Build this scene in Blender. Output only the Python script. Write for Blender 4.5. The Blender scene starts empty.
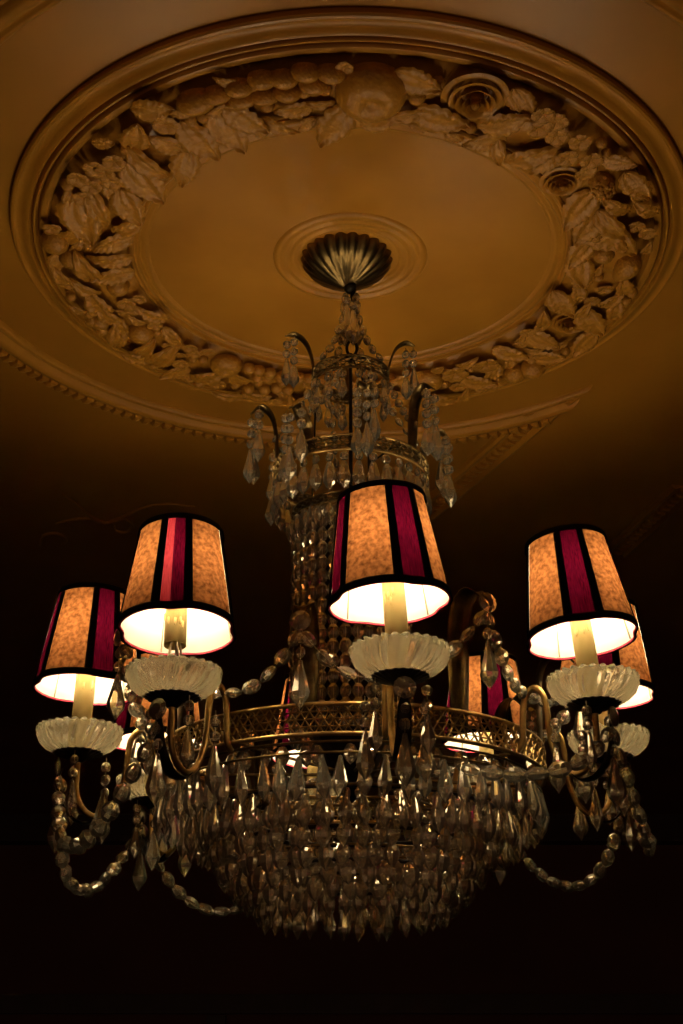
import bpy, math, random
from mathutils import Vector, Matrix, Quaternion, noise
random.seed(7)
PI = math.pi
R = math.radians
scene = bpy.context.scene
C = scene.collection

# ------------------------------------------------------------------ camera
FPX, PITCH, CAMX, CAMY, CAMZ = 1419.83, 0.415769245, -0.0145, -1.9861, 1.55
HC = 1.3372                         # ceiling height above the camera
ZM = CAMZ + HC                      # level of the medallion's plain disc
HCE = HC + .018                     # the ceiling itself lies a little higher
ZC = CAMZ + HCE                     # ceiling height above the floor
cd = bpy.data.cameras.new('camera')
cam = bpy.data.objects.new('camera', cd)
C.objects.link(cam)
cam.location = (CAMX, CAMY, CAMZ)
cam.rotation_euler = (PI / 2 + PITCH, 0, 0)
cd.sensor_fit = 'VERTICAL'
cd.sensor_height = 36.0
cd.lens = FPX * 36.0 / 1024.0
cd.clip_start = 0.05
cd.clip_end = 60
scene.camera = cam

# ------------------------------------------------------------------ world, view
w = bpy.data.worlds.new('world')
scene.world = w
w.use_nodes = True
w.node_tree.nodes['Background'].inputs[0].default_value = (0.55, 0.3, 0.16, 1)
w.node_tree.nodes['Background'].inputs[1].default_value = 0.28
scene.view_settings.view_transform = 'Standard'
scene.view_settings.look = 'None'
scene.view_settings.exposure = 0.0
scene.view_settings.gamma = 1.0
scene.view_settings.use_curve_mapping = False
scene.cycles.max_bounces = 16
scene.cycles.transmission_bounces = 14
scene.cycles.glossy_bounces = 8
scene.cycles.diffuse_bounces = 5
scene.cycles.use_denoising = True
scene.cycles.sample_clamp_indirect = 14.0
BULB = 250.0                        # radiance of the candle bulbs

# ------------------------------------------------------------------ materials
def mat(name):
    m = bpy.data.materials.new(name)
    m.use_nodes = True
    nt = m.node_tree
    for n in list(nt.nodes):
        nt.nodes.remove(n)
    out = nt.nodes.new('ShaderNodeOutputMaterial')
    return m, nt, out

def N(nt, t, **kw):
    n = nt.nodes.new(t)
    for k, v in kw.items():
        if k in n.inputs:
            n.inputs[k].default_value = v
        else:
            setattr(n, k, v)
    return n

def noise_mix(nt, c1, c2, scale, detail=4, lo=.35, hi=.65, stretch=None, coord='Object'):
    tc = N(nt, 'ShaderNodeTexCoord')
    src = tc.outputs[coord]
    if stretch:
        mp = N(nt, 'ShaderNodeMapping')
        mp.inputs['Scale'].default_value = stretch
        nt.links.new(src, mp.inputs[0])
        src = mp.outputs[0]
    nz = N(nt, 'ShaderNodeTexNoise', Scale=scale, Detail=detail)
    nt.links.new(src, nz.inputs['Vector'])
    mr = N(nt, 'ShaderNodeMapRange')
    mr.inputs[1].default_value = lo
    mr.inputs[2].default_value = hi
    nt.links.new(nz.outputs[0], mr.inputs[0])
    mx = N(nt, 'ShaderNodeMix', data_type='RGBA')
    mx.inputs[6].default_value = (*c1, 1)
    mx.inputs[7].default_value = (*c2, 1)
    nt.links.new(mr.outputs[0], mx.inputs[0])
    return mx.outputs[2], nz.outputs[0]

def bump(nt, src, strength, dist):
    b = N(nt, 'ShaderNodeBump')
    b.inputs['Strength'].default_value = strength
    b.inputs['Distance'].default_value = dist
    nt.links.new(src, b.inputs['Height'])
    return b.outputs[0]

def principled(name, c1, c2, scale, rough, metal=0.0, spec=.5, bmp=0.0, bdist=.001, detail=4, coat=0.0):
    m, nt, out = mat(name)
    p = N(nt, 'ShaderNodeBsdfPrincipled')
    col, fac = noise_mix(nt, c1, c2, scale, detail)
    nt.links.new(col, p.inputs['Base Color'])
    p.inputs['Roughness'].default_value = rough
    p.inputs['Metallic'].default_value = metal
    p.inputs['Specular IOR Level'].default_value = spec
    p.inputs['Coat Weight'].default_value = coat
    p.inputs['Coat Roughness'].default_value = .25
    if bmp:
        nt.links.new(bump(nt, fac, bmp, bdist), p.inputs['Normal'])
    nt.links.new(p.outputs[0], out.inputs[0])
    return m

def fabric(name, c1, c2, scale, dif, trans, stretch=None, detail=6, lo=.35, hi=.65):
    """thin cloth that lets some of the bulb's light through"""
    m, nt, out = mat(name)
    col, fac = noise_mix(nt, c1, c2, scale, detail, lo, hi, stretch)
    d = N(nt, 'ShaderNodeBsdfDiffuse')
    t = N(nt, 'ShaderNodeBsdfTranslucent')
    nt.links.new(col, d.inputs[0])
    nt.links.new(col, t.inputs[0])
    mx = N(nt, 'ShaderNodeMixShader')
    mx.inputs[0].default_value = trans / (dif + trans)
    nt.links.new(d.outputs[0], mx.inputs[1])
    nt.links.new(t.outputs[0], mx.inputs[2])
    nt.links.new(mx.outputs[0], out.inputs[0])
    return m

PLASTER = principled('ochre_plaster', (.375, .157, .014), (.455, .197, .019), 5.0, .36, spec=.35, bmp=.3, bdist=.010)
CEILPAINT = principled('ochre_ceiling_paint', (.350, .147, .013), (.430, .184, .017), 3.0, .38, spec=.45, bmp=.2, bdist=.004)
WALLP = principled('dark_oxblood_wall', (.13, .036, .022), (.17, .05, .03), 2.0, .6)
FLOORM = principled('dark_wood_floor', (.018, .010, .006), (.03, .016, .009), 6.0, .5)
BRASS = principled('aged_brass', (.34, .215, .075), (.52, .34, .125), 40.0, .38, metal=1.0, bmp=.1)
BRASS_D = principled('dark_brass', (.13, .085, .032), (.24, .155, .055), 50.0, .34, metal=1.0, bmp=.1)
LEAFM = principled('dark_gilt_leaf', (.055, .036, .014), (.12, .08, .03), 60.0, .36, metal=1.0, bmp=.1)
BRONZE = principled('blackened_bronze', (.012, .009, .006), (.03, .02, .012), 60.0, .45, metal=.6)
CANDLE = principled('ivory_candle_sleeve', (.80, .63, .26), (.86, .69, .31), 30.0, .5, spec=.3)
TRIM_B = principled('black_velvet_ribbon', (.006, .004, .004), (.012, .007, .007), 200.0, .9, spec=.1)
PIPING = principled('crimson_piping', (.42, .03, .06), (.55, .05, .09), 200.0, .7, spec=.2)
WIREM = principled('copper_wire', (.30, .26, .18), (.4, .33, .2), 80.0, .35, metal=.9)
TAN = fabric('tan_parchment_fabric', (.070, .024, .0072), (.250, .100, .035), 165.0, .35, .65, lo=.26, hi=.66, detail=10)
SILK = fabric('crimson_silk', (.022, .0005, .0045), (.046, .001, .0085), 120.0, .3, .7, stretch=(6, 6, .25))
SILK_W = fabric('rose_worn_silk', (.16, .014, .024), (.22, .025, .036), 120.0, .3, .7, stretch=(6, 6, .25))
LINING = fabric('cream_lining', (.93, .88, .76), (.95, .90, .80), 20.0, .62, .38)

def make_crystal():
    m, nt, out = mat('cut_crystal')
    g = N(nt, 'ShaderNodeBsdfGlass', Roughness=.012, IOR=1.54)
    g.inputs['Color'].default_value = (.985, .96, .90, 1)
    gl = N(nt, 'ShaderNodeBsdfGlossy', Roughness=.08)
    gl.inputs['Color'].default_value = (.95, .88, .72, 1)
    mx = N(nt, 'ShaderNodeMixShader')
    mx.inputs[0].default_value = .10
    nt.links.new(g.outputs[0], mx.inputs[1])
    nt.links.new(gl.outputs[0], mx.inputs[2])
    # dusty haze mixed in to brighten the crystals, standing in for scattered lamp light
    t = N(nt, 'ShaderNodeBsdfTranslucent')
    d = N(nt, 'ShaderNodeBsdfDiffuse')
    for q in (t, d):
        q.inputs[0].default_value = (.95, .89, .72, 1)
    td = N(nt, 'ShaderNodeMixShader')
    nt.links.new(t.outputs[0], td.inputs[1]); nt.links.new(d.outputs[0], td.inputs[2])
    fin = N(nt, 'ShaderNodeMixShader')
    fin.inputs[0].default_value = .14
    nt.links.new(mx.outputs[0], fin.inputs[1]); nt.links.new(td.outputs[0], fin.inputs[2])
    nt.links.new(fin.outputs[0], out.inputs[0])
    return m
CRYSTAL = make_crystal()

def make_bowl():
    m, nt, out = mat('pressed_opaline_glass')
    g = N(nt, 'ShaderNodeBsdfGlass', Roughness=.10, IOR=1.47)
    g.inputs['Color'].default_value = (.97, .94, .86, 1)
    t = N(nt, 'ShaderNodeBsdfTranslucent')
    d = N(nt, 'ShaderNodeBsdfDiffuse')
    for s in (t, d):
        s.inputs[0].default_value = (.80, .74, .56, 1)
    a = N(nt, 'ShaderNodeMixShader'); a.inputs[0].default_value = .35
    b = N(nt, 'ShaderNodeMixShader'); b.inputs[0].default_value = .72
    nt.links.new(t.outputs[0], a.inputs[1]); nt.links.new(d.outputs[0], a.inputs[2])
    nt.links.new(a.outputs[0], b.inputs[1]); nt.links.new(g.outputs[0], b.inputs[2])
    nt.links.new(b.outputs[0], out.inputs[0])
    return m
BOWLM = make_bowl()

def make_bulb():
    m, nt, out = mat('lit_bulb')
    e = N(nt, 'ShaderNodeEmission', Strength=BULB)
    e.inputs[0].default_value = (1.0, .81, .53, 1)
    nt.links.new(e.outputs[0], out.inputs[0])
    return m
BULBM = make_bulb()

# ------------------------------------------------------------------ mesh helpers
def mesh(name, verts, faces, m, smooth=False):
    me = bpy.data.meshes.new(name)
    me.from_pydata([tuple(v) for v in verts], [], faces)
    me.materials.append(m)
    if smooth:
        me.polygons.foreach_set('use_smooth', [True] * len(me.polygons))
    me.update()
    return me

def ob(name, me, parent=None, loc=(0, 0, 0), mtx=None, rotz=0):
    o = bpy.data.objects.new(name, me)
    C.objects.link(o)
    o.parent = parent
    if mtx is not None:
        o.matrix_local = mtx
    else:
        o.location = loc
        o.rotation_euler = (0, 0, rotz)
    return o

def tag(o, label=None, cat=None, group=None, kind=None):
    for k, v in (('label', label), ('category', cat), ('group', group), ('kind', kind)):
        if v:
            o[k] = v
    return o

class G:
    """geometry collector"""
    def __init__(s):
        s.v, s.f = [], []
    def add(s, vs, fs, mtx=None):
        b = len(s.v)
        s.v += [(mtx @ Vector(v)) if mtx is not None else Vector(v) for v in vs]
        s.f += [tuple(i + b for i in f) for f in fs]
        return s
    def mesh(s, name, m, smooth=False):
        return mesh(name, s.v, s.f, m, smooth)

def lathe_vf(prof, n=48, a0=0, a1=2 * PI, rmod=None):
    full = abs(a1 - a0 - 2 * PI) < 1e-6
    cols = n if full else n + 1
    vs, fs = [], []
    for i in range(cols):
        a = a0 + (a1 - a0) * i / n
        for j, (r, z) in enumerate(prof):
            rr = r * rmod(a, j) if rmod else r
            vs.append((rr * math.cos(a), rr * math.sin(a), z))
    k = len(prof)
    for i in range(n):
        i2 = (i + 1) % cols
        for j in range(k - 1):
            fs.append((i * k + j, i2 * k + j, i2 * k + j + 1, i * k + j + 1))
    return vs, fs

def lathe(name, prof, m, n=48, smooth=True, sharp=None, **kw):
    me = mesh(name, *lathe_vf(prof, n, **kw), m, smooth)
    if sharp:
        me.set_sharp_from_angle(angle=R(sharp))
    return me

def gem_vf(prof, n, flat=1.0, off=0.0):
    """faceted solid of revolution, capped with single points where r is 0"""
    vs, fs, rings = [], [], []
    for r, z in prof:
        if r < 1e-6:
            rings.append([len(vs)]); vs.append((0, 0, z))
        else:
            ids = []
            for i in range(n):
                a = 2 * PI * (i + off) / n
                ids.append(len(vs)); vs.append((r * math.cos(a), flat * r * math.sin(a), z))
            rings.append(ids)
    for A, B in zip(rings, rings[1:]):
        for i in range(n):
            i2 = (i + 1) % n
            if len(A) == 1: fs.append((A[0], B[i], B[i2]))
            elif len(B) == 1: fs.append((A[i], B[0], A[i2]))
            else: fs.append((A[i], B[i], B[i2], A[i2]))
    return vs, fs

def tube_vf(pts, rad, n=8, closed=False, caps=True):
    pts = [Vector(p) for p in pts]
    k = len(pts)
    rads = rad if isinstance(rad, (list, tuple)) else [rad] * k
    tang = []
    for i in range(k):
        a = pts[(i - 1) % k] if closed or i > 0 else pts[i]
        b = pts[(i + 1) % k] if closed or i < k - 1 else pts[i]
        tang.append((b - a).normalized())
    up = Vector((0, 0, 1)) if abs(tang[0].z) < .9 else Vector((1, 0, 0))
    nrm = (up - tang[0] * up.dot(tang[0])).normalized()
    vs, fs = [], []
    for i in range(k):
        t = tang[i]
        nrm = (nrm - t * nrm.dot(t)).normalized()
        bi = t.cross(nrm)
        for j in range(n):
            a = 2 * PI * j / n
            vs.append(pts[i] + (nrm * math.cos(a) + bi * math.sin(a)) * rads[i])
    seg = k if closed else k - 1
    for i in range(seg):
        i2 = (i + 1) % k
        for j in range(n):
            j2 = (j + 1) % n
            fs.append((i * n + j, i * n + j2, i2 * n + j2, i2 * n + j))
    if caps and not closed:
        fs.append(tuple(range(n))[::-1])
        fs.append(tuple((k - 1) * n + j for j in range(n)))
    return vs, fs

def smooth_path(pts, n=6):
    """Catmull-Rom through the points"""
    P = [Vector(p) for p in pts]
    P = [P[0] * 2 - P[1]] + P + [P[-1] * 2 - P[-2]]
    out = []
    for i in range(1, len(P) - 2):
        for j in range(n):
            t = j / n
            a, b, c, d = P[i - 1], P[i], P[i + 1], P[i + 2]
            out.append(.5 * ((2 * b) + (c - a) * t + (2 * a - 5 * b + 4 * c - d) * t * t + (3 * b - a - 3 * c + d) * t ** 3))
    out.append(P[-2])
    return out

def box_vf(sx, sy, sz):
    x, y, z = sx / 2, sy / 2, sz / 2
    v = [(a, b, c) for a in (-x, x) for b in (-y, y) for c in (-z, z)]
    f = [(0, 1, 3, 2), (4, 6, 7, 5), (0, 4, 5, 1), (2, 3, 7, 6), (0, 2, 6, 4), (1, 5, 7, 3)]
    return v, f

def box_obj(name, x0, x1, y0, y1, z0, z1, m, parent=None):
    v, f = box_vf(x1 - x0, y1 - y0, z1 - z0)
    return ob(name, mesh(name, v, f, m), parent, ((x0 + x1) / 2, (y0 + y1) / 2, (z0 + z1) / 2))

def pix(x, y, h):
    """ray through a photograph pixel, cut with the horizontal plane h above the camera"""
    d = Vector((0, math.cos(PITCH), math.sin(PITCH))) + Vector((1, 0, 0)) * ((x - 341.5) / FPX) \
        + Vector((0, -math.sin(PITCH), math.cos(PITCH))) * ((512 - y) / FPX)
    return Vector((CAMX, CAMY, CAMZ)) + d * (h / d.z)

# ------------------------------------------------------------------ the room
def struct(o):
    o['kind'] = 'structure'
    return o
X0, X1, Y0, Y1 = -4.2, 4.2, -5.0, 4.6
struct(box_obj('floor', X0, X1, Y0, Y1, -.1, 0, FLOORM))
struct(box_obj('ceiling', X0, X1, Y0, Y1, ZC, ZC + .1, CEILPAINT))
struct(box_obj('wall_back', X0, X1, Y1, Y1 + .1, 0, ZC, WALLP))
struct(box_obj('wall_left', X0 - .1, X0, Y0, Y1, 0, ZC, WALLP))
struct(box_obj('wall_right', X1, X1 + .1, Y0, Y1, 0, ZC, WALLP))
WOODD = principled('dark_mahogany', (.030, .009, .006), (.045, .014, .009), 9.0, .45)
for nm, z0, z1, dd in (('trim_8', ZC - .12, ZC - .0, .10), ('trim_9', 2.05, 2.13, .04)):
    struct(box_obj(nm, X0, X1, Y1 - dd, Y1, z0, z1, WOODD))
pf = struct(box_obj('trim_10', -1.62, -1.54, Y1 - .05, Y1, 0, 2.04, WOODD))
pf = struct(box_obj('trim_11', -.60, -.52, Y1 - .05, Y1, 0, 2.04, WOODD))

# ceiling mouldings ---------------------------------------------------------
tip = pix(588, 388, HCE)
far = pix(432, 519, HCE)
AC = Vector((0, -.01, 0))                       # centre of the round moulding
LD = Vector((far.x - tip.x, far.y - tip.y, 0)).normalized()
def meet(r, off=0.0):
    """where the straight moulding's line (shifted off to its left) crosses the circle r: distance along the line"""
    p = Vector((tip.x, tip.y, 0)) + Vector((-LD.y, LD.x, 0)) * off - AC
    b, c = p.dot(LD), p.length_squared - r * r
    return -b + math.sqrt(max(0, b * b - c))
def meet_ang(r):
    q = Vector((tip.x, tip.y, 0)) + LD * meet(r) - AC
    return math.atan2(q.y, q.x)
def arc_trim(name, prof, a1, n):
    vs, fs = [], []
    k = len(prof)
    for i in range(n + 1):
        for r, z in prof:
            a0 = meet_ang(r)
            a = a0 + (R(a1) - a0) * i / n
            vs.append((r * math.cos(a), r * math.sin(a), z))
    for i in range(n):
        for j in range(k - 1):
            fs.append((i * k + j, (i + 1) * k + j, (i + 1) * k + j + 1, i * k + j + 1))
    return struct(ob(name, mesh(name, vs, fs, PLASTER, True), None, (AC.x, AC.y, ZC)))
ARC = [(.672, 0), (.674, -.006), (.679, -.009), (.684, -.009), (.687, -.006), (.690, -.007), (.696, -.014), (.704, -.018),
       (.712, -.017), (.717, -.012), (.720, -.009), (.723, -.008), (.742, -.007), (.746, -.004), (.748, 0)]
trim1 = arc_trim('trim_1', ARC, 335, 160)

def dentil_mesh(l, wd, h):
    """little leaf-cut block, hanging down from the ceiling"""
    x, y = l / 2, wd / 2
    v = [(-x, -y, 0), (x, -y, 0), (x, y, 0), (-x, y, 0), (-x * .8, -y * .8, -h * .8), (x * .8, -y * .8, -h * .8), (x * .45, y * .75, -h * .8), (-x * .45, y * .75, -h * .8), (0, -y * .1, -h)]
    f = [(0, 1, 5, 4), (1, 2, 6, 5), (2, 3, 7, 6), (3, 0, 4, 7), (4, 5, 8), (5, 6, 8), (6, 7, 8), (7, 4, 8), (3, 2, 1, 0)]
    return mesh('dentil', v, f, PLASTER)
DENT = dentil_mesh(.019, .026, .012)
for i in range(155):
    a = meet_ang(.735) + .03 + i * (R(332) - meet_ang(.735)) / 155
    ob('dentil', DENT, trim1, (.733 * math.cos(a), .733 * math.sin(a), -.006), None, a - PI / 2)

def straight_trim(name, p0, p1, prof, dent_off, side, start=lambda o: 0.0):
    """moulding along p0-p1, profile (offset to the left of the direction, depth)"""
    p0, p1 = Vector((*p0, 0)), Vector((*p1, 0))
    d = (p1 - p0); L = d.length; d.normalize()
    n = Vector((-d.y, d.x, 0)) * side
    vs = [n * o + d * start(o) + Vector((0, 0, z)) for o, z in prof] + [p1 - p0 + n * o + Vector((0, 0, z)) for o, z in prof]
    k = len(prof)
    fs = [(j, j + 1, k + j + 1, k + j) for j in range(k - 1)] + [tuple(range(k)), tuple(range(k, 2 * k))[::-1]]
    o = struct(ob(name, mesh(name, vs, fs, PLASTER), None, (p0.x, p0.y, ZC)))
    cnt = int(L / .024)
    for i in range(cnt):
        q = d * (L * (i + .5) / cnt) + n * dent_off
        if L * (i + .5) / cnt < meet(.745, dent_off) + .012 and start(0.0): continue
        ob('dentil', DENT, o, (q.x, q.y, -.004), None, math.atan2(n.y, n.x) + PI / 2)
    return o
SP = [(0, 0), (.002, -.010), (.010, -.014), (.016, -.009), (.020, -.006), (.050, -.006), (.055, -.010), (.062, -.012), (.068, -.008), (.070, 0)]
straight_trim('trim_2', (tip.x, tip.y), (far.x, far.y), SP, .035, 1, lambda o: meet(.69, o))
a_, b_ = pix(700, 487, HCE), pix(628, 553, HCE)
straight_trim('trim_3', (a_.x, a_.y), (b_.x, b_.y), SP, .035, 1)
# faint plaster scroll on the dark part of the ceiling
def scroll(name, pts, r):
    path = smooth_path([pix(x, y, HCE) for x, y in pts], 6)
    rr = [r * (.35 + .65 * math.sin(PI * (i + .5) / len(path))) for i in range(len(path))]
    base = Vector((path[0].x, path[0].y, ZC))
    o = struct(ob(name, mesh(name, *tube_vf([Vector((p.x, p.y, ZC - r * .3)) - base for p in path], rr, 8), PLASTER, True), None, base))
    return o
s4 = scroll('trim_4', [(62, 493), (75, 502), (90, 515), (104, 522), (122, 517), (140, 508), (165, 503), (195, 506)], .006)
scroll('trim_5', [(56, 523), (72, 519), (90, 518), (104, 522)], .005)
scroll('trim_6', [(122, 517), (132, 524), (128, 531), (116, 530), (114, 524)], .005)
scroll('trim_7', [(40, 545), (44, 535), (58, 533), (66, 540), (60, 547)], .005)

# ------------------------------------------------------------------ the medallion
med = tag(ob('ceiling_medallion', None, None, (0, 0, ZM)),
          'large round ochre plaster ceiling medallion with flower and fruit wreath', 'medallion')
OUT = [(.553, .018), (.5535, .009), (.551, .0055), (.547, .0045), (.544, .006), (.538, .0055), (.532, .002), (.528, -.002), (.5235, -.003), (.522, -.001), (.5215, .008), (.5190, .008),
       (.518, -.001), (.516, -.004), (.513, -.004), (.5115, -.001), (.511, .007), (.5085, .007), (.508, -.002), (.505, -.006), (.499, -.007), (.494, -.005), (.491, .004), (.489, .008)]
ob('plain_disc', lathe('plain_disc', [(0.001, 0), (.10, 0), (.2, 0), (.3, 0), (.40, 0)], PLASTER, 96), med)
ob('outer_moulding', lathe('outer_moulding', OUT, PLASTER, 180, sharp=38), med)
INN = [(.368, .004), (.3665, -.005), (.363, -.0075), (.359, -.0070), (.357, -.003), (.355, -.0025), (.352, -.0045), (.349, -.0045), (.346, -.0015), (.343, -.0015), (.340, -.003), (.336, -.003), (.333, -.001), (.330, .0005)]
ob('inner_moulding', lathe('inner_moulding', INN, PLASTER, 140, sharp=38), med)
CEN = [(.128, 0), (.126, -.003), (.121, -.0055), (.115, -.005), (.111, -.002), (.108, -.0025), (.104, -.004), (.100, -.0035), (.097, -.0015), (.092, -.0015), (.088, -.003), (.084, -.0025), (.081, 0)]
ob('centre_rings', lathe('centre_rings', CEN, PLASTER, 96), med)
# bumpy bed between the mouldings
bv, bf = [], []
NB, MB = 260, 14
for i in range(NB):
    a = 2 * PI * i / NB
    for j in range(MB):
        r = .366 + (.490 - .366) * j / (MB - 1)
        e = max(0.0, math.sin(PI * j / (MB - 1)))
        q = noise.noise(Vector((math.cos(a) * r, math.sin(a) * r, .3)) * 38)
        bv.append((r * math.cos(a), r * math.sin(a), -.001 + .006 * (r - .366) / .124 - .018 * e ** .6 - .006 * e * q))
for i in range(NB):
    for j in range(MB - 1):
        bf.append((i * MB + j, ((i + 1) % NB) * MB + j, ((i + 1) % NB) * MB + j + 1, i * MB + j + 1))
ob('wreath_bed', mesh('wreath_bed', bv, bf, PLASTER, True), med)

# relief pieces: built with +z pointing away from the ceiling, unit size ~1
def dome_vf(nu, nv, wf, zf, bend=0.0):
    """a leaf-like dome: u runs along x from 0 to 1, v across; wf(u) half width, zf(u, v) height"""
    vs, fs = [], []
    for i in range(nu + 1):
        u = i / nu
        for j in range(nv + 1):
            v = -1 + 2 * j / nv
            vs.append((u, wf(u) * v + bend * u * u, zf(u, v)))
    for i in range(nu):
        for j in range(nv):
            a = i * (nv + 1) + j
            fs.append((a, a + nv + 1, a + nv + 2, a + 1))
    return vs, fs

PETAL = mesh('petal', *dome_vf(6, 6, lambda u: .50 * math.sqrt(max(0.0, 1 - ((u - .58) / .46) ** 2)) * (.55 + .45 * min(1, u * 1.8)) + .04,
             lambda u, v: .12 + .13 * math.sqrt(max(0.0, 1 - v * v)) * math.sqrt(max(0.0, 1 - ((u - .58) / .47) ** 2)) + .10 * u - .16 * max(0, u - .7)), PLASTER, True)
def ellipsoid(name, n=10, m=6, hz=1.0, rx=1.0, ry=1.0, dent=0.0):
    prof = []
    for j in range(m + 1):
        t = PI * .62 * j / m
        prof.append((math.sin(t), hz * math.cos(t) - dent * math.exp(-(math.sin(t) / .28) ** 2 * 1.0) * (1 if t < PI / 2 else 0)))
    vs, fs = gem_vf(prof, n)
    return mesh(name, [(x * rx, y * ry, z) for x, y, z in vs], [f[::-1] for f in fs], PLASTER, True)
EYE = ellipsoid('flower_eye', 8, 4, .8, dent=.5)
BERRY = ellipsoid('berry', 10, 5)
POD = ellipsoid('pod', 12, 7, .8, 1.0, .62)
APPLE = ellipsoid('apple', 20, 12, .85, dent=.42)
PEAR = mesh('pear', *(lambda vf: ([(x * 1.5 + .25 * x * x, y * (.9 - .38 * max(0, x)), z * (.95 - .25 * x)) for x, y, z in vf[0]], [f[::-1] for f in vf[1]]))(
    gem_vf([(math.sin(PI * .6 * j / 7), math.cos(PI * .6 * j / 7)) for j in range(8)], 14)), PLASTER, True)

def leaf_mesh(name, wd, lobes, arch, vein, bend, curl):
    def wf(u):
        return wd * (math.sin(PI * u ** .75) ** .8 if 0 < u < 1 else .02) * (1 + .20 * abs(math.sin(lobes * PI * u)) - .10) + .015
    def zf(u, v):
        rib = .10 * math.exp(-(v / .13) ** 2)
        vn = vein * math.cos(2 * PI * (lobes * u * 1.4 - abs(v) * 1.1)) * (abs(v) ** .7) * (1 - abs(v) ** 4)
        return .04 + arch * math.sin(PI * (.12 + .80 * u)) + curl * u ** 3 + rib * (1 - u) + vn + .12 * abs(v) - .34 * max(0, abs(v) - .72) - .08
    return mesh(name, *dome_vf(20, 12, wf, zf, bend), PLASTER, True)
LEAVES = [leaf_mesh('leaf', .30, 5, .16, .045, .12, .10), leaf_mesh('leaf', .24, 4, .20, .05, -.15, -.05),
          leaf_mesh('leaf', .34, 6, .12, .05, .22, .14), leaf_mesh('leaf', .20, 3, .22, .03, .05, .0)]

def place(p, rot, s, lift=0.0, tilt=0.0, sx=1, sy=1, sz=1):
    """matrix on the ceiling: local +z looks down into the room"""
    return Matrix.Translation(Vector((p[0], p[1], -.010 - lift))) @ Matrix.Rotation(rot, 4, 'Z') @ Matrix.Rotation(PI, 4, 'X') \
        @ Matrix.Rotation(tilt, 4, 'Y') @ Matrix.Diagonal((s * sx, s * sy, s * sz, 1))
taken = []
def mark(p, r): taken.append((p[0], p[1], r))
def free(p, r):
    return all((p[0] - a) ** 2 + (p[1] - b) ** 2 > (r + c) ** 2 for a, b, c in taken)
def fpt(x, y, depth=.022):
    q = pix(x, y, HC - depth)
    r = math.hypot(q.x, q.y)
    k = min(max(r, .376), .480) / r
    return (q.x * k, q.y * k)

def flower(p, s, n=5, lift=.010, tilt=0):
    mt = place(p, random.uniform(0, 6), s * .20, lift + s * .10)
    e = ob('flower', EYE, med, mtx=mt)
    inv = mt.inverted()
    a0 = random.uniform(0, 6)
    for k in range(n):
        ob('petal', PETAL, e, mtx=inv @ place(p, a0 + 2 * PI * k / n, s * 1.0, lift, random.uniform(-.10, .08) - .10))
    mark(p, s * .85)
def rose(p, s, lift=.012):
    mt = place(p, 0, s * .15, lift + s * .34)
    bud = ob('rose', BERRY, med, mtx=mt)
    inv = mt.inverted()
    for ring_, (cnt, rr, ww, up, opn) in enumerate(((3, .16, .30, .50, .05), (4, .34, .42, .46, .15), (5, .54, .55, .38, .28), (6, .76, .6, .26, .5), (7, 1.0, .62, .10, .8))):
        for k in range(cnt):
            g = []
            nu, nv = 6, 5
            fs = []
            for i in range(nu + 1):
                th = (-1 + 2 * i / nu) * PI / cnt * 1.35
                for j in range(nv + 1):
                    t = j / nv
                    r = s * (rr * (.74 + .20 * t) + .05 * opn * t * t + .16 * max(0, t - .5) + .04 * (1 - (2 * i / nu - 1) ** 2))
                    z = s * (-.1 + (up + .12) * (t ** .7) * (1 - .25 * (2 * i / nu - 1) ** 2) - (.10 + .2 * opn) * max(0, t - .6))
                    g.append((r * math.cos(th), r * math.sin(th), z))
            for i in range(nu):
                for j in range(nv):
                    b = i * (nv + 1) + j
                    fs.append((b, b + nv + 1, b + nv + 2, b + 1))
            me = mesh('rose_petal', g, fs, PLASTER, True)
            ob('rose_petal', me, bud, mtx=inv @ place(p, 2 * PI * (k + .37 * ring_) / cnt + ring_, 1.0, lift))
    mark(p, s * 1.0)
def leafp(p, rot, s, lift=.006, kind=None, m=True, tilt=-.1):
    me = LEAVES[random.randrange(4) if kind is None else kind]
    q = (p[0] - math.cos(rot) * s * .5, p[1] - math.sin(rot) * s * .5)
    ob('leaf', me, med, mtx=place(q, rot, s, lift, tilt))
    if m: mark(p, s * .33)
def berry(p, s, lift=.008, me=None, name='berry', rot=0, sz=1.0, mk=.9):
    ob(name, me or BERRY, med, mtx=place(p, rot, s, lift, 0, 1, 1, sz))
    mark(p, s * mk)
def tang(p): return math.atan2(p[1], p[0]) + PI / 2

# hero pieces, read off the photograph
berry(fpt(371, 92), .050, .012, APPLE, 'apple', .4, .8)
rose(fpt(475, 97), .044, .012)
rose(fpt(562, 184), .032, .008)
rose(fpt(571, 324), .034, .008)
for x, y in ((262, 79), (284, 78), (305, 69), (239, 87), (217, 94), (313, 84), (331, 73), (242, 98), (264, 95), (287, 92)):
    p = fpt(x, y); berry(p, .021, .012, POD, 'pod', tang(p) + .25, 1.0, .5)
p = fpt(196, 101); berry(p, .030, .012, POD, 'pod', tang(p) + .2, .9, .7)
for x, y in ((95, 163), (114, 157), (112, 177), (91, 181), (84, 193), (73, 172), (104, 168), (538, 124), (557, 132), (580, 137), (567, 153), (591, 155), (545, 108), (562, 112)):
    flower(fpt(x, y), .0180, 5, .018)
flower(fpt(166, 124), .020, 6, .010)
for x, y, s in ((455, 372, .026), (486, 363, .026), (171, 345, .018), (190, 346, .016), (181, 362, .017), (126, 302, .018), (134, 310, .014), (118, 312, .013), (582, 281, .018), (592, 300, .015)):
    flower(fpt(x, y), s, 5, .012)
for x, y, s in ((226, 366, .030), (428, 381, .030)):
    berry(fpt(x, y), s, .010, APPLE, 'apple', 0, .8)
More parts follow.
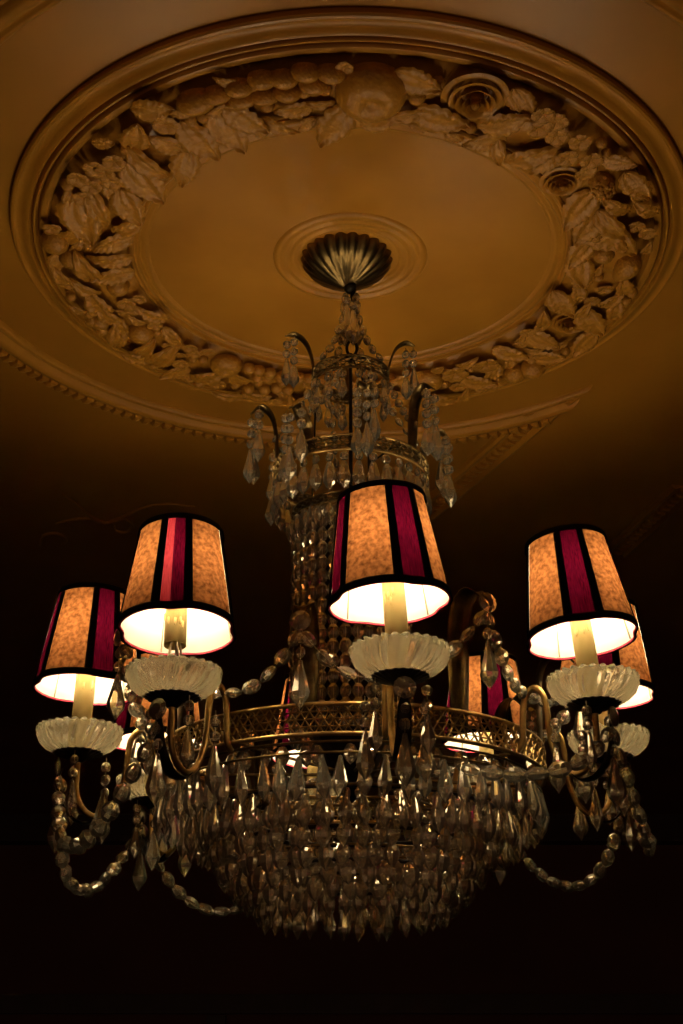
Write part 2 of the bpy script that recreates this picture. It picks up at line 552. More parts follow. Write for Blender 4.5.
for i in range(16):
    p = fpt(250 + (i % 6) * 13 + 6 * (i // 6 % 2) + random.uniform(-2, 2), 368 + (i // 6) * 10 + random.uniform(-2, 2)); berry(p, .0125, .012)
for x, y, s in ((515, 374, .022), (533, 369, .024), (52, 242, .024), (72, 258, .022), (141, 333, .024), (118, 287, .020), (100, 322, .018), (88, 322, .014), (604, 255, .018), (595, 234, .018)):
    berry(fpt(x, y), s, .010, None, 'fruit', 0, .9)
p = fpt(627, 267); ob('gourd', PEAR, med, mtx=place(p, R(110), .024, .010)); mark(p, .034)
# seed head of tiny grains at the right
p = fpt(602, 186)
sh = ob('seed_head', POD, med, mtx=place(p, R(60), .030, .008)); mark(p, .028)
for k in range(40):
    u, v = random.uniform(-1, 1), random.uniform(-1, 1)
    if u * u + v * v < .95:
        z = .8 * math.sqrt(1 - u * u - v * v)
        ob('grain', BERRY, sh, mtx=Matrix.Translation((u, v * .62, z)) @ Matrix.Scale(.12, 4))
for x, y, rot, s, k in ((198, 138, 60, .085, 0), (225, 130, 75, .080, 2), (245, 118, 40, .075, 0), (332, 122, 130, .085, 0), (415, 82, 30, .07, 2), (440, 116, 20, .085, 0),
                        (505, 120, -20, .08, 0), (530, 150, -35, .085, 1), (545, 160, 150, .06, 0), (78, 215, 100, .10, 2), (98, 205, 80, .085, 3), (112, 240, 170, .07, 0), (110, 258, 175, .075, 1),
                        (112, 272, 185, .075, 0), (87, 262, 260, .095, 3), (95, 300, 245, .09, 1), (108, 310, 250, .08, 3), (160, 352, 300, .09, 1), (145, 345, 310, .08, 3), (612, 222, 50, .09, 3), (604, 236, 35, .085, 0), (625, 240, 60, .08, 3),
                        (575, 205, 130, .085, 2), (585, 225, 120, .08, 0), (566, 270, 90, .07, 2), (548, 300, 60, .075, 0), (590, 320, 60, .08, 0), (540, 340, 40, .07, 2), (510, 352, 20, .07, 0), (478, 380, 10, .075, 0), (440, 395, 0, .08, 1),
                        (140, 180, 70, .09, 2), (148, 160, 50, .085, 3), (170, 140, 230, .07, 0), (128, 205, 80, .08, 0), (208, 372, 330, .08, 1), (390, 392, 5, .075, 0), (360, 398, 0, .08, 2), (330, 398, 180, .08, 0)):
    p = fpt(x, y); leafp(p, R(rot + 0), s, .006, k)
# fill what is still open with leaves, little flowers and berries
tries = 0
while tries < 7000:
    tries += 1
    a, r = random.uniform(0, 2 * PI), random.uniform(.370, .486)
    p = (r * math.cos(a), r * math.sin(a))
    c = random.random()
    if c < .5:
        s = random.uniform(.034, .066) if tries > 1500 else random.uniform(.055, .075)
        if free(p, s * .24): leafp(p, a + PI / 2 * random.choice((1, -1)) + random.uniform(-.9, .9), s)
    elif c < .62:
        s = random.uniform(.013, .018)
        if free(p, s * .75): flower(p, s, 5, .010)
    elif tries > 2500:
        s = random.uniform(.008, .013)
        if free(p, s * .8): berry(p, s, .009)

# ------------------------------------------------------------------ the chandelier
ch = tag(ob('chandelier', None, None, (0, 0, ZM)),
         'crystal chandelier with eight striped fabric lampshades hanging from the plaster medallion', 'chandelier')
def h(z): return z - HC               # height above the camera -> chandelier space
def pol(r, deg, z): return Vector((r * math.sin(R(deg)), -r * math.cos(R(deg)), h(z)))   # 0 deg faces the camera
DL = 8.83
ARMS = [DL + 45 * k + d for k, d in zip(range(-3, 5), (0, 0, 1.0, -.6, 0, 0, 0, 0))]           # G A B C D E F H
RHO, ZL = .3825, .5255
def tilt_z(deg): return .0122 * math.sin(R(deg))

# gems
def gem(name, prof, n, flat=1.0, off=0.0):
    return mesh(name, *[x if i == 0 else [f[::-1] for f in x] for i, x in enumerate(gem_vf(prof, n, flat, off))], CRYSTAL)
DROP = gem('crystal_drop', [(0, 0), (.0028, -.002), (.0040, -.008), (.0106, -.036), (.0090, -.043), (0, -.056)], 8, .85)
DROP_B = gem('crystal_drop', [(0, 0), (.0040, -.002), (.0068, -.010), (.0108, -.026), (.0098, -.034), (0, -.046)], 6, .72, .5)
ALMOND = gem('crystal_drop', [(0, 0), (.0060, -.0025), (.0112, -.012), (.0108, -.020), (.0060, -.028), (0, -.033)], 8, .66, .5)
PEND = gem('crystal_pendant', [(0, 0), (.003, -.002), (.0045, -.010), (.0132, -.045), (.0115, -.052), (0, -.068)], 8, .8)
BEAD = gem('bead', [(0, .0125), (.0045, .0112), (.0085, .0055), (.0095, 0), (.0085, -.0055), (.0045, -.0112), (0, -.0125)], 10, .68)
OCTA = gem('octagon_crystal', [(0, .0095), (.0055, .0082), (.0090, .0035), (.0090, -.0035), (.0055, -.0082), (0, -.0095)], 8, .62, .5)
ROUND = gem('round_bead', [(0, .0045), (.003, .0036), (.0048, 0), (.003, -.0036), (0, -.0045)], 8)
STARG = gem('rosette', [(0, .004), (.007, .0036), (.0135, .001), (.0135, -.001), (.007, -.0036), (0, -.004)], 12)

def orient(p, d, roll=0.0, s=1.0):
    """local z along d"""
    q = Vector(d).to_track_quat('Z', 'Y')
    return Matrix.Translation(p) @ q.to_matrix().to_4x4() @ Matrix.Rotation(roll, 4, 'Z') @ Matrix.Scale(s, 4)
def chain(name, path, step, parent=ch, me=BEAD, ends=True, bead='bead', sc=(1, 1)):
    """a wire with beads threaded on it"""
    path = [Vector(p) for p in path]
    base = path[0].copy()
    o = ob(name, mesh(name, *tube_vf([p - base for p in path], .0007, 4), WIREM), parent, base)
    cum = [0]
    for a, b in zip(path, path[1:]): cum.append(cum[-1] + (b - a).length)
    n = max(2, int(cum[-1] / step))
    for i in range(n):
        d = cum[-1] * (i + .5) / n
        k = max(j for j in range(len(cum) - 1) if cum[j] <= d)
        t = (d - cum[k]) / max(1e-6, cum[k + 1] - cum[k])
        p = path[k].lerp(path[k + 1], t)
        s = sc[0] + (sc[1] - sc[0]) * math.sin(PI * (i + .5) / n)
        ob(bead, me, o, mtx=orient(p - base, path[k + 1] - path[k], random.uniform(0, PI), s))
    return o
def sag(p0, p1, s, n=20, out=0.0):
    p0, p1 = Vector(p0), Vector(p1)
    res = []
    for i in range(n + 1):
        t = i / n
        q = p0.lerp(p1, t) - Vector((0, 0, s * 4 * t * (1 - t)))
        m = Vector((q.x, q.y, 0))
        if m.length > 1e-4: q += m.normalized() * out * 4 * t * (1 - t)
        res.append(q)
    return res
def pendant(p, beads=2, me=PEND, step=.019, s=1.0, name='pendant_string', bead_me=OCTA):
    """short wire with small crystals and one long drop at the end"""
    L = .004 + beads * step
    o = ob(name, mesh(name, *tube_vf([(0, 0, 0), (0, 0, -L)], .0006, 4), WIREM), ch, p)
    for k in range(beads):
        ob('pendant_bead', bead_me, o, mtx=Matrix.Translation((0, 0, -.004 - (k + .5) * step)) @ Matrix.Rotation(random.uniform(-.5, .5) - .2, 4, 'Z') @ Matrix.Scale(.82 * s, 4))
    ob('pendant_drop', me, o, mtx=Matrix.Translation((0, 0, -L)) @ Matrix.Rotation(random.uniform(-.6, .6), 4, 'Z') @ Matrix.Scale(s, 4))
    return o

# canopy, stem -------------------------------------------------------------
can = [(.0735, -.0005), (.0735, -.004), (.0715, -.010), (.0670, -.017), (.0600, -.025), (.0500, -.033), (.0390, -.040), (.0270, -.047), (.0150, -.053), (.006, -.057)]
ob('canopy', lathe('canopy', can, BRASS_D, 176, rmod=lambda a, j: 1 + (.10 * abs(math.cos(11 * a)) - .06) * max(.2, 1 - j / 10)), ch, (-.006, 0, 0))
ob('canopy_collar', lathe('canopy_collar', [(.004, h(1.286)), (.010, h(1.284)), (.010, h(1.274)), (.005, h(1.270)), (.0, h(1.269))], BRONZE, 20), ch)
ob('stem', mesh('stem', *tube_vf([(0.004, 0, h(1.275)), (.004, 0, h(1.18))], .0045, 10), BRONZE, True), ch)
hook = [(.008 * math.sin(t) + .002, 0, h(1.165) + .014 * math.cos(t)) for t in [2 * PI * i / 20 for i in range(20)]]
ob('hook_ring', mesh('hook_ring', *tube_vf(hook, .0025, 8, closed=True), BRONZE, True), ch)
ob('centre_rod', mesh('centre_rod', *tube_vf([(0, 0, h(1.155)), (0, 0, h(.875))], .003, 10), BRONZE, True), ch)
ob('column_core', lathe('column_core', [(.0, h(.876)), (.045, h(.875)), (.060, h(.868)), (.052, h(.85)), (.050, h(.60)), (.060, h(.56)), (.055, h(.53)), (.03, h(.47)), (.012, h(.44)), (0, h(.43))], BRONZE, 32,
                        rmod=lambda a, j: 1 + .05 * math.cos(12 * a)), ch)

# pierced metal bands --------------------------------------------------------
def band(name, r, z0, z1, n, bar, m, lat_m, rail=.0028):
    """two rails with a woven lattice between"""
    a = [2 * PI * i / 96 for i in range(96)]
    top = ob(name, mesh(name, *tube_vf([(r * math.cos(t), r * math.sin(t), h(z1)) for t in a], rail, 6, closed=True), m, True), ch)
    ob('lower_rail', mesh('lower_rail', *tube_vf([(r * math.cos(t), r * math.sin(t), h(z0)) for t in a], rail, 6, closed=True), m, True), top)
    rows = 4
    vs, fs = [], []
    for i in range(n):
        for j in range(rows + 1):
            t = 2 * PI * (i + .5 * (j % 2)) / n
            rr = r + .0012 * (1 if (i + j) % 2 else -1)
            vs.append((rr * math.cos(t), rr * math.sin(t), h(z0 + (z1 - z0) * j / rows)))
    k = rows + 1
    for j in range(rows):
        for i in range(n):
            i2 = (i + 1) % n
            if j % 2 == 0:
                fs += [(i * k + j, i2 * k + j, i * k + j + 1), (i2 * k + j, i2 * k + j + 1, i * k + j + 1)]
            else:
                fs += [(i * k + j, i2 * k + j, i2 * k + j + 1), (i * k + j, i2 * k + j + 1, i * k + j + 1)]
    lat = ob('lattice', mesh('lattice', vs, fs, lat_m), top)
    md = lat.modifiers.new('wire', 'WIREFRAME')
    md.thickness = bar
    md.use_even_offset = False
    return top
ring1 = band('crown_band', .060, 1.097, 1.118, 30, .0030, BRASS_D, BRASS_D, .0022)
ring2 = band('middle_band', .118, .926, .950, 60, .0040, BRASS, BRASS_D, .0024)
ring3 = band('column_band', .088, .857, .872, 40, .0032, BRASS_D, BRASS_D, .0022)
basket = band('basket_band', .270, .459, .497, 140, .0042, BRASS, BRASS, .0032)
for q in (30, 150, 270):
    ob('crown_rod', mesh('crown_rod', *tube_vf([pol(.055, q, 1.097), pol(.058, q, .95), pol(.060, q, .87)], .0016, 6), BRONZE), ch)
    ob('crown_bracket', mesh('crown_bracket', *tube_vf([pol(.004, q, 1.15), pol(.030, q, 1.135), pol(.060, q, 1.112)], .0016, 6), BRONZE), ch)
    ob('middle_bracket', mesh('middle_bracket', *tube_vf([pol(.058, q, .935), pol(.118, q, .935)], .0016, 6), BRONZE), ch)
for q in ARMS:
    ob('spoke', mesh('spoke', *tube_vf([pol(.03, q, .47), pol(.15, q, .465), pol(.27, q, .462)], .0022, 6), BRASS_D), ch)

# crystal tiers under the basket ----------------------------------------------
near_count = {'d': 0}
rest = G()
def tier(name, r, z, n, me, prof_scale=1.0, top_bead=True, wire=.0017, jig=0.0, m=BRASS_D, vis=100):
    ringo = ob(name, mesh(name, *tube_vf([(r * math.cos(2 * PI * i / 72), r * math.sin(2 * PI * i / 72), h(z)) for i in range(72)], wire, 6, closed=True), m, True), ch)
    for i in range(n):
        deg = 360 * (i + .5) / n + random.uniform(-1, 1) * jig
        dd = (deg + 180) % 360 - 180
        p = pol(r + random.uniform(-.002, .002), deg, z)
        rot = R(deg) + random.uniform(-.8, .8)
        tl = Matrix.Rotation(random.uniform(-.10, .10), 4, 'X') @ Matrix.Rotation(random.uniform(-.10, .10), 4, 'Y')
        off = .003
        if top_bead:
            mo = Matrix.Translation(p - Vector((0, 0, off + .0075))) @ Matrix.Rotation(rot + random.uniform(-.4, .4), 4, 'Z') @ Matrix.Scale(.82, 4)
            if abs(dd) < vis: ob('octagon', OCTA, ringo, mtx=mo)
            else: rest.add([v.co for v in OCTA.vertices], [tuple(q.vertices) for q in OCTA.polygons], mo)
            off += .0155
        md = Matrix.Translation(p - Vector((0, 0, off))) @ Matrix.Rotation(rot, 4, 'Z') @ tl @ Matrix.Scale(prof_scale * random.uniform(.94, 1.04), 4)
        if abs(dd) < vis: ob('crystal_drop', me, ringo, mtx=md)
        else: rest.add([v.co for v in me.vertices], [tuple(q.vertices) for q in me.polygons], md)
    return ringo
# (the rows that show largest are single drops; the far half of each ring is joined)
tier('tier_ring', .264, .437, 62, DROP, 1.0, False, jig=.8, vis=100)
tier('tier_ring', .256, .453, 66, ALMOND, .85, False, jig=2.5, vis=65)
tier('tier_ring', .228, .405, 60, DROP, .92, False, jig=1.5, vis=100)
tier('tier_ring', .204, .410, 54, ALMOND, 1.05, True, .0034, jig=2.5, m=BRONZE, vis=80)
tier('tier_ring', .190, .387, 52, ALMOND, 1.05, True, jig=3, vis=80)
tier('tier_ring', .176, .364, 48, ALMOND, 1.05, True, .0030, jig=3, m=BRONZE, vis=80)
tier('tier_ring', .160, .344, 44, ALMOND, 1.05, True, jig=3, vis=80)
tier('tier_ring', .142, .328, 40, ALMOND, 1.0, True, .0028, jig=3, m=BRONZE, vis=80)
tier('tier_ring', .124, .330, 34, DROP, .95, True, jig=1, vis=90)
# crown rows
def row(name, parent, r, z, n, me, s, lead):
    for i in range(n):
        deg = 360 * (i + .5) / n
        p = pol(r, deg, z)
        if lead:
            ob('octagon', OCTA, parent, mtx=Matrix.Translation(p - Vector((0, 0, .0075))) @ Matrix.Rotation(R(deg) + random.uniform(-.4, .4), 4, 'Z') @ Matrix.Scale(.75, 4))
            p = p - Vector((0, 0, .0145))
        ob(name, me, parent, mtx=Matrix.Translation(p) @ Matrix.Rotation(R(deg) + random.uniform(-.4, .4), 4, 'Z') @ Matrix.Scale(s, 4))
row('crown_drop', ring1, .058, 1.095, 14, DROP_B, .8, True)
row('middle_drop', ring2, .117, .923, 34, DROP_B, 1.0, True)
row('column_drop', ring3, .091, .855, 26, DROP_B, .7, False)

# bead curtain round the column -----------------------------------------------
ns, zt, zb = 30, .862, .515
for i in range(ns):
    deg = 360 * (i + .5) / ns
    dd = (deg + 180) % 360 - 180
    nb = 16
    front = abs(dd) < 98
    o = ob('column_strand', mesh('column_strand', *tube_vf([pol(.086, deg, zt), pol(.084, deg, zb)], .0006, 4), WIREM), ch) if front else None
    for k in range(nb):
        z = zt - (zt - zb) * (k + .5) / nb
        mo = Matrix.Translation(pol(.085, deg, z)) @ Matrix.Rotation(R(deg) + random.uniform(-.3, .3), 4, 'Z') @ Matrix.Scale(random.uniform(.92, 1.04), 4)
        if front: ob('strand_bead', BEAD, o, mtx=mo)
        else: rest.add([v.co for v in BEAD.vertices], [tuple(q.vertices) for q in BEAD.polygons], mo)
tag(ob('far_crystals', rest.mesh('far_crystals', CRYSTAL), ch), kind='stuff')

# curled leaves ----------------------------------------------------------------
def strip_leaf(name, pts, wid, m, deg, groove=.25, parent=ch):
    """ribbon leaf along (r, z) points in the plane at angle deg, with a folded midrib and some thickness"""
    path = smooth_path([(r, 0, z) for r, z in pts], 5)
    k = len(path)
    vs, fs = [], []
    for i, p in enumerate(path):
        t = i / (k - 1)
        a, b = path[max(0, i - 1)], path[min(k - 1, i + 1)]
        tg = (b - a).normalized()
        nr = Vector((-tg.z, 0, tg.x))
        wv = wid * (.35 + .65 * math.sin(PI * min(1, .15 + .75 * t))) * (1 if t < .8 else max(.12, (1 - t) / .2) ** .6)
        for side in (0, 1):
            for j in range(5):
                v = -1 + .5 * j
                q = p + Vector((0, wv * v, 0)) + nr * (wv * groove * (abs(v)) + (.0012 if side else 0))
                vs.append((q.x, q.y, h(q.z)))
    for i in range(k - 1):
        for j in range(4):
            a = i * 10 + j
            fs.append((a, a + 1, a + 11, a + 10))
            fs.append((a + 5, a + 15, a + 16, a + 6))
        fs += [(i * 10, i * 10 + 10, i * 10 + 15, i * 10 + 5), (i * 10 + 4, i * 10 + 9, i * 10 + 19, i * 10 + 14)]
    fs += [(0, 5, 6, 1), (1, 6, 7, 2), (2, 7, 8, 3), (3, 8, 9, 4)]
    e = (k - 1) * 10
    fs += [(e, e + 1, e + 6, e + 5), (e + 1, e + 2, e + 7, e + 6), (e + 2, e + 3, e + 8, e + 7), (e + 3, e + 4, e + 9, e + 8)]
    return ob(name, mesh(name, vs, fs, m, True), parent, (0, 0, 0), None, R(deg) - PI / 2)

for q in (-82, 99, 189):
    strip_leaf('crown_leaf', [(.060, 1.10), (.064, 1.135), (.074, 1.165), (.090, 1.180), (.106, 1.178)], .0095, BRASS_D, q)
    pendant(pol(.103, q, 1.176), 2, DROP, .017, .9)
    pendant(pol(.092, q + 4, 1.178), 3, DROP_B, .017, .9)
for k, q in enumerate(ARMS):
    s = [1, 1.04, .95, 1, 1.05, 1, .97, 1][k]
    strip_leaf('middle_leaf', [(.118, .928), (.118, .965), (.124, 1.000 * s ** .5), (.140, 1.022 * s ** .5), (.158, 1.012 * s ** .5)], .0125, BRASS_D, q)
    z = 1.012 * s ** .5
    pendant(pol(.157, q, z), 3, PEND, .019, .85)
    pendant(pol(.146, q + 5, z + .008), 2, DROP, .018, 1.0)
    pendant(pol(.150, q - 5, z + .004), 4, DROP_B, .017, 1.0)
# strands from the canopy down to the crown
for q in (-55, 60, 150, -140):
    chain('canopy_chain', sag(pol(.010, q, 1.268), pol(.060, q, 1.125), .012, 12, -.01), .021, sc=(.7, .8))
for q, dz in ((-30, 0), (20, -.01), (120, 0), (230, 0)):
    pendant(pol(.012, q, 1.262 + dz), 1, PEND, .017, 1.0)
# swags between crown band and middle band
for q in range(8):
    d0 = ARMS[q]
    chain('crown_swag', sag(pol(.062, d0 + 22, 1.095), pol(.125, d0, .985), .012, 10), .021, sc=(.62, .72))

# arms with candles, bowls and shades ---------------------------------------------
arm_prof = [(.268, -.070), (.276, -.058), (.2785, -.025), (.283, -.002), (.2965, .010), (.310, -.002), (.3145, -.028), (.318, -.066), (.330, -.098), (.349, -.113), (.369, -.105), (.381, -.082), (.3825, -.045), (.3825, -.030)]
arm_path = smooth_path([(r, 0, z) for r, z in arm_prof], 5)
ARM_ME = mesh('arm', *tube_vf(arm_path, [.0043] * len(arm_path), 10), BRASS, True)
cup = [(.0, -.040), (.008, -.039), (.012, -.034), (.024, -.031), (.033, -.0275), (.034, -.0262), (.024, -.026), (.0, -.026)]
CUP_ME = lathe('leaf_cup', cup, BRONZE, 84, rmod=lambda a, j: 1 + (.05 * math.cos(21 * a) if 3 <= j <= 5 else 0))
bowl_o = [(.020, -.0255), (.032, -.0250), (.043, -.0205), (.0515, -.0125), (.0560, -.0030), (.0575, .0040), (.0560, .0075)]
bowl_i = [(.0535, .0045), (.0520, -.0020), (.0475, -.0100), (.0400, -.0170), (.030, -.0210), (.020, -.0222)]
NBW = 144
bvs, bfs = [], []
pr = bowl_o + bowl_i
for i in range(NBW):
    a = 2 * PI * i / NBW
    for j, (r, z) in enumerate(pr):
        f = math.sin(min(1.0, (r - .020) / .036) * PI / 2)
        aa = a + .55 * (z + .02) / .03
        wv = abs(math.cos(14 * aa))
        r2 = r + f * (.0072 * wv - .0038) * (1 if j < 7 else .3)
        z2 = z + (.0020 * wv * f if j in (5, 6, 7) else 0)
        bvs.append((r2 * math.cos(a), r2 * math.sin(a), z2))
kk = len(pr)
for i in range(NBW):
    i2 = (i + 1) % NBW
    for j in range(kk):
        j2 = (j + 1) % kk
        bfs.append((i * kk + j, i2 * kk + j, i2 * kk + j2, i * kk + j2))
BOWL_ME = mesh('drip_bowl', bvs, bfs, BOWLM, True)
ZB, SH, RB, RT = .066, .138, .0735, .0525            # shade bottom above bowl rim, height, radii
CAND_ME = lathe('candle', [(.0, ZB + .052), (.010, ZB + .052), (.0135, ZB + .050), (.0140, ZB + .045), (.0140, -.022), (.0, -.022)], CANDLE, 28)
CAND_UP = lathe('candle', [(.0, ZB + .058), (.010, ZB + .058), (.0135, ZB + .056), (.0140, ZB + .051), (.0140, ZB - .024), (.0125, ZB - .024), (.0, ZB - .020)], CANDLE, 28)
DRIP_ME = mesh('wax_drip', *gem_vf([(0, .004), (.0016, .003), (.0018, -.003), (.0012, -.006), (0, -.007)], 8), CANDLE, True)
BULB_ME = lathe('bulb', [(0, ZB + .104), (.0025, ZB + .099), (.0065, ZB + .088), (.0105, ZB + .075), (.0105, ZB + .067), (.0075, ZB + .058), (.006, ZB + .0525), (0, ZB + .0525)], BULBM, 12)

# shade meshes (shared by the eight lamps); angle 0 = middle of a crimson panel, t = 0 top .. 1 bottom
RED, BLK = R(11.5), R(20.5)
def srad(a, t):
    d = abs((a + PI / 4) % (PI / 2) - PI / 4)
    dent = math.exp(-(d / R(13)) ** 2)
    return RT + (RB - RT) * t - .0055 * dent * max(t, 0) ** 4
def spt(a, t, o=0.0):
    r = srad(a, t) + o
    return (r * math.sin(a), -r * math.cos(a), ZB + SH * (1 - t))
def shell(name, a0, a1, t0, t1, na, nt_, o, m, thick=0.0):
    vs, fs = [], []
    layers = (o, o + thick) if thick else (o,)
    for L in layers:
        for i in range(na + 1):
            for j in range(nt_ + 1):
                vs.append(spt(a0 + (a1 - a0) * i / na, t0 + (t1 - t0) * j / nt_, L))
    k, M_ = nt_ + 1, (na + 1) * (nt_ + 1)
    for i in range(na):
        for j in range(nt_):
            a = i * k + j
            if thick: fs += [(a, a + k, a + k + 1, a + 1), (M_ + a, M_ + a + 1, M_ + a + k + 1, M_ + a + k)]
            else: fs.append((a, a + 1, a + k + 1, a + k))
    if thick:
        for i in range(na):
            a, b = i * k, i * k + nt_
            fs += [(a, M_ + a, M_ + a + k, a + k), (b, b + k, M_ + b + k, M_ + b)]
        if abs(a1 - a0 - 2 * PI) > 1e-3:
            for j in range(nt_):
                a, b = j, na * k + j
                fs += [(a, a + 1, M_ + a + 1, M_ + a), (b, M_ + b, M_ + b + 1, b + 1)]
    return mesh(name, vs, fs, m, True)
LIN_ME = shell('lamp_shade', 0, 2 * PI, .005, .995, 96, 8, -.0016, LINING)
TAN_ME = shell('tan_panel', BLK - .02, PI / 2 - BLK + .02, .01, .99, 12, 8, 0, TAN)
RED_ME = shell('crimson_panel', -RED - .02, RED + .02, .01, .99, 8, 8, 0, SILK)
REDL_ME = shell('crimson_panel', -RED * .15, RED + .02, .01, .99, 6, 8, 0, SILK)
REDW_ME = shell('rose_stripe', -RED - .02, -RED * .15, .01, .99, 4, 8, 0, SILK_W)
BLKA_ME = shell('black_ribbon', RED, BLK, .0, 1.0, 4, 8, .0006, TRIM_B, .0012)
BLKB_ME = shell('black_ribbon', -BLK, -RED, .0, 1.0, 4, 8, .0006, TRIM_B, .0012)
TOPT_ME = shell('top_trim', 0, 2 * PI, -.012, .042, 96, 2, .0012, TRIM_B, .0016)
BOTT_ME = shell('bottom_trim', 0, 2 * PI, .945, 1.012, 128, 3, .0012, TRIM_B, .0016)
PIPE_ME = mesh('piping', *tube_vf([spt(2 * PI * i / 128, 1.006, -.0006) for i in range(128)], .0014, 6, closed=True), PIPING, True)
RIB_ME = mesh('frame_rib', *tube_vf([spt(BLK * 1.1, t, -.0026) for t in (.01, .5, .99)], .0009, 5), WIREM)
ringpath = [(.0135 * math.cos(2 * PI * i / 16), .0135 * math.sin(2 * PI * i / 16), ZB + SH * .80) for i in range(16)]
SPID = G().add(*tube_vf([spt(PI / 4, .02, -.003), (.0135 * math.sin(PI / 4), -.0135 * math.cos(PI / 4), ZB + .100), (.012 * math.sin(PI / 4), -.012 * math.cos(PI / 4), ZB + .070)], .0008, 5))
CLIP_ME = SPID.mesh('bulb_clip', WIREM)
names = 'GABCDEFH'
shade_rot = {'A': 27, 'B': 0, 'C': 23, 'D': -6, 'E': -12, 'F': 9, 'G': 42, 'H': -40}
SHADE_LABEL = 'tan and crimson striped fabric lampshade edged in black ribbon'
ARMLEAF = [(.345, -.114), (.360, -.124), (.382, -.120), (.400, -.098), (.407, -.068), (.403, -.048)]
OUTER = {}
LEAN = {'A': (1, 1.5, .002, 0), 'B': (6, -1, .002, -.004), 'C': (1, -3.5, -.006, 0), 'D': (3, -5, -.001, -.002), 'E': (0, 1, 0, 0)}
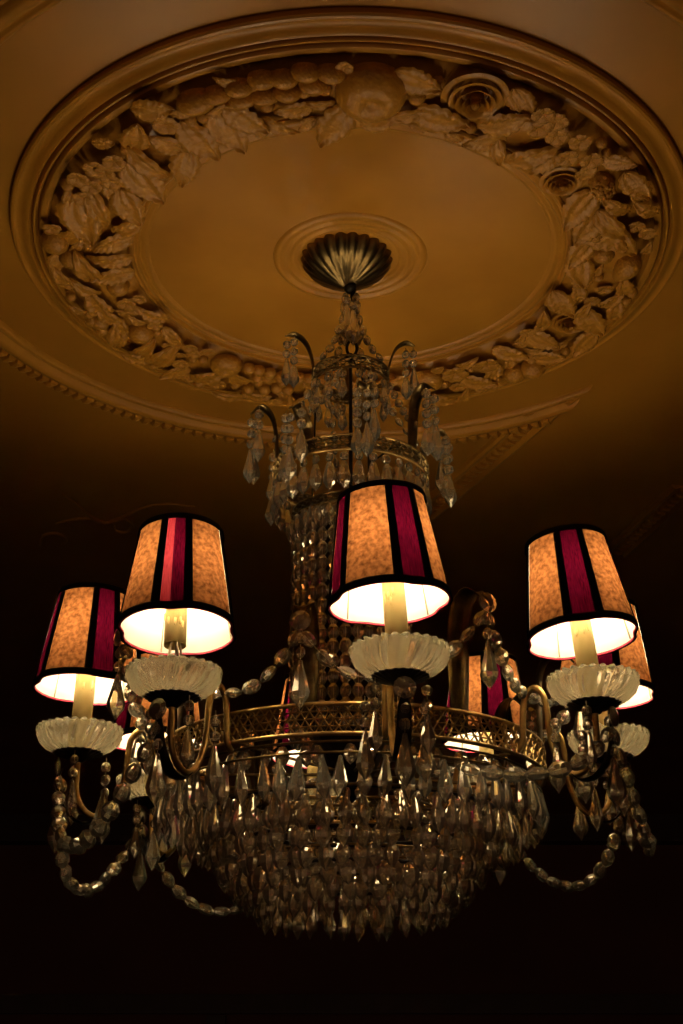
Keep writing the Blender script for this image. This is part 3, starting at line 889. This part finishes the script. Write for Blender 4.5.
for nme, q in zip(names, ARMS):
    dz = tilt_z(q) + {'C': -.003, 'B': .0, 'G': -.006}.get(nme, 0)
    z0 = ZL + dz
    M4 = Matrix.Translation((0, 0, h(z0))) @ Matrix.Rotation(R(q) - PI / 2, 4, 'Z')
    arm = ob('arm', ARM_ME, ch, mtx=M4)
    inv = M4.inverted()
    ctr = pol(RHO, q, z0)
    L4 = inv @ Matrix.Translation(ctr)
    ax, ay, sx_, sz_ = LEAN.get(nme, (0, 0, 0, 0))        # lean towards +y, towards +x, shade shifted in x and z
    T4 = Matrix.Translation((0, 0, -.022)) @ Matrix.Rotation(R(-ax), 4, 'X') @ Matrix.Rotation(R(ay), 4, 'Y') @ Matrix.Translation((0, 0, .022))
    K4 = L4 @ T4
    ob('leaf_cup', CUP_ME, arm, mtx=L4)
    ob('drip_bowl', BOWL_ME, arm, mtx=L4 @ Matrix.Rotation(random.uniform(0, 6), 4, 'Z'))['label'] = 'ribbed pale glass drip bowl under the candle'
    if nme == 'B':
        ob('candle', CAND_UP, arm, mtx=K4)
        for k in range(5):
            a = 1.25 * k + .3
            pts = [(.003 * math.cos(a), .003 * math.sin(a), -.022), (.011 * math.cos(a + .5), .011 * math.sin(a + .5), .006), (.008 * math.cos(a), .008 * math.sin(a), .03), (.004 * math.cos(a), .004 * math.sin(a), .052)]
            ob('wire', mesh('wire', *tube_vf(smooth_path(pts, 5), .0013, 6), WIREM, True), arm, mtx=L4)
    else:
        ob('candle', CAND_ME, arm, mtx=K4)
    for k in range(5):
        a = random.uniform(-1.3, 1.3)
        ob('wax_drip', DRIP_ME, arm, mtx=K4 @ Matrix.Translation((.0142 * math.sin(a), -.0142 * math.cos(a), ZB + random.uniform(.0, .018))))
    tag(ob('bulb', BULB_ME, arm, mtx=K4), 'glowing candle bulb inside the shade')
    lf = strip_leaf('arm_leaf', [(r, ZL + z) for r, z in ARMLEAF], .0095, BRONZE, 90, .2, parent=arm)
    lf.matrix_local = Matrix.Translation((0, 0, -h(ZL)))
    shd = ob('lamp_shade', LIN_ME, ch, mtx=Matrix.Translation(ctr + Vector((sx_, 0, sz_))) @ T4 @ Matrix.Rotation(R(shade_rot[nme]), 4, 'Z'))
    shd['label'] = SHADE_LABEL + (' with a faded pink line in its front stripe' if nme == 'B' else '')
    for k in range(4):
        a = k * PI / 2
        ob('tan_panel', TAN_ME, shd, (0, 0, 0), None, a)
        if nme == 'B' and k == 0:
            ob('crimson_panel', REDL_ME, shd, (0, 0, 0), None, a)
            ob('rose_stripe', REDW_ME, shd, (0, 0, 0), None, a)
        else:
            ob('crimson_panel', RED_ME, shd, (0, 0, 0), None, a)
        ob('black_ribbon', BLKA_ME, shd, (0, 0, 0), None, a)
        ob('black_ribbon', BLKB_ME, shd, (0, 0, 0), None, a)
        ob('frame_rib', RIB_ME, shd, (0, 0, 0), None, a)
        if k % 2 == 0: ob('bulb_clip', CLIP_ME, shd, (0, 0, 0), None, a)
    ob('top_trim', TOPT_ME, shd)
    ob('bottom_trim', BOTT_ME, shd)
    ob('piping', PIPE_ME, shd)
    # crystals round the cup and at the outer leaf tip
    hookp = pol(.404, q, z0 - .047)
    OUTER[nme] = hookp
    ros = ob('rosette', STARG, ch, mtx=orient(hookp + pol(.004, q, HC) * 1.0, pol(1, q, HC)))
    pendant(hookp + Vector((0, 0, -.010)), 2, PEND, .019, .95)
    pendant(pol(.345, q + 6, z0 - .040) , 2, PEND, .019, .9)
    pendant(pol(.345, q - 6, z0 - .040), 2, PEND, .019, .9)
    for s in (-1, 1):
        tq = math.radians(q) + s * 1.45
        p = ctr + Vector((.031 * math.sin(tq), -.031 * math.cos(tq), -.030))
        pendant(p, 2, DROP, .018, .9)

# swags of beads hung from arm to arm
for i in range(8):
    a, b = names[i], names[(i + 1) % 8]
    e0, e1, dip, out_ = OUTER[a] - Vector((0, 0, .012)), OUTER[b] - Vector((0, 0, .012)), .126, .030
    if a == 'B':
        continue
    if a == 'C':                                  # this one is caught on the basket
        e0, dip, out_ = pol(.268, 30, .425), .035, .03
    chain('bead_swag', sag(e0, e1, dip, 30, out_), .0275, sc=(.95, 1.25))

# tall curled leaves on the basket band, between the arms, with strands from their tips
tips = {-13.67: (.300, .597), 31.3: (.332, .624), -58.67: (.362, .612)}
for i in range(8):
    q = ARMS[i] + 22.5
    tr, tz = next((v for k, v in tips.items() if abs(((q - k) + 180) % 360 - 180) < 2), (.325, .605))
    zt = tz + .012
    strip_leaf('basket_leaf', [(.270, .470), (.272, .520), (.274, .575), (.282, zt - .008), (.282 + .45 * (tr - .282), zt + .010), (tr - .004, tz + .006)], .017, LEAFM, q, .35)
    tip_ = pol(tr, q, tz)
    ob('rosette', STARG, ch, mtx=orient(tip_ + pol(.003, q, HC), pol(1, q, HC)))
    pendant(tip_ - Vector((0, 0, .010)), 2, PEND, .018, .95)
    for s, nb in ((-1, ARMS[i]), (1, ARMS[(i + 1) % 8])):
        e = pol(.284, nb, ZL + .004 + tilt_z(nb))
        chain('leaf_chain', sag(tip_ - Vector((0, 0, .010)), e, .025, 14), .0265, sc=(.92, 1.08))
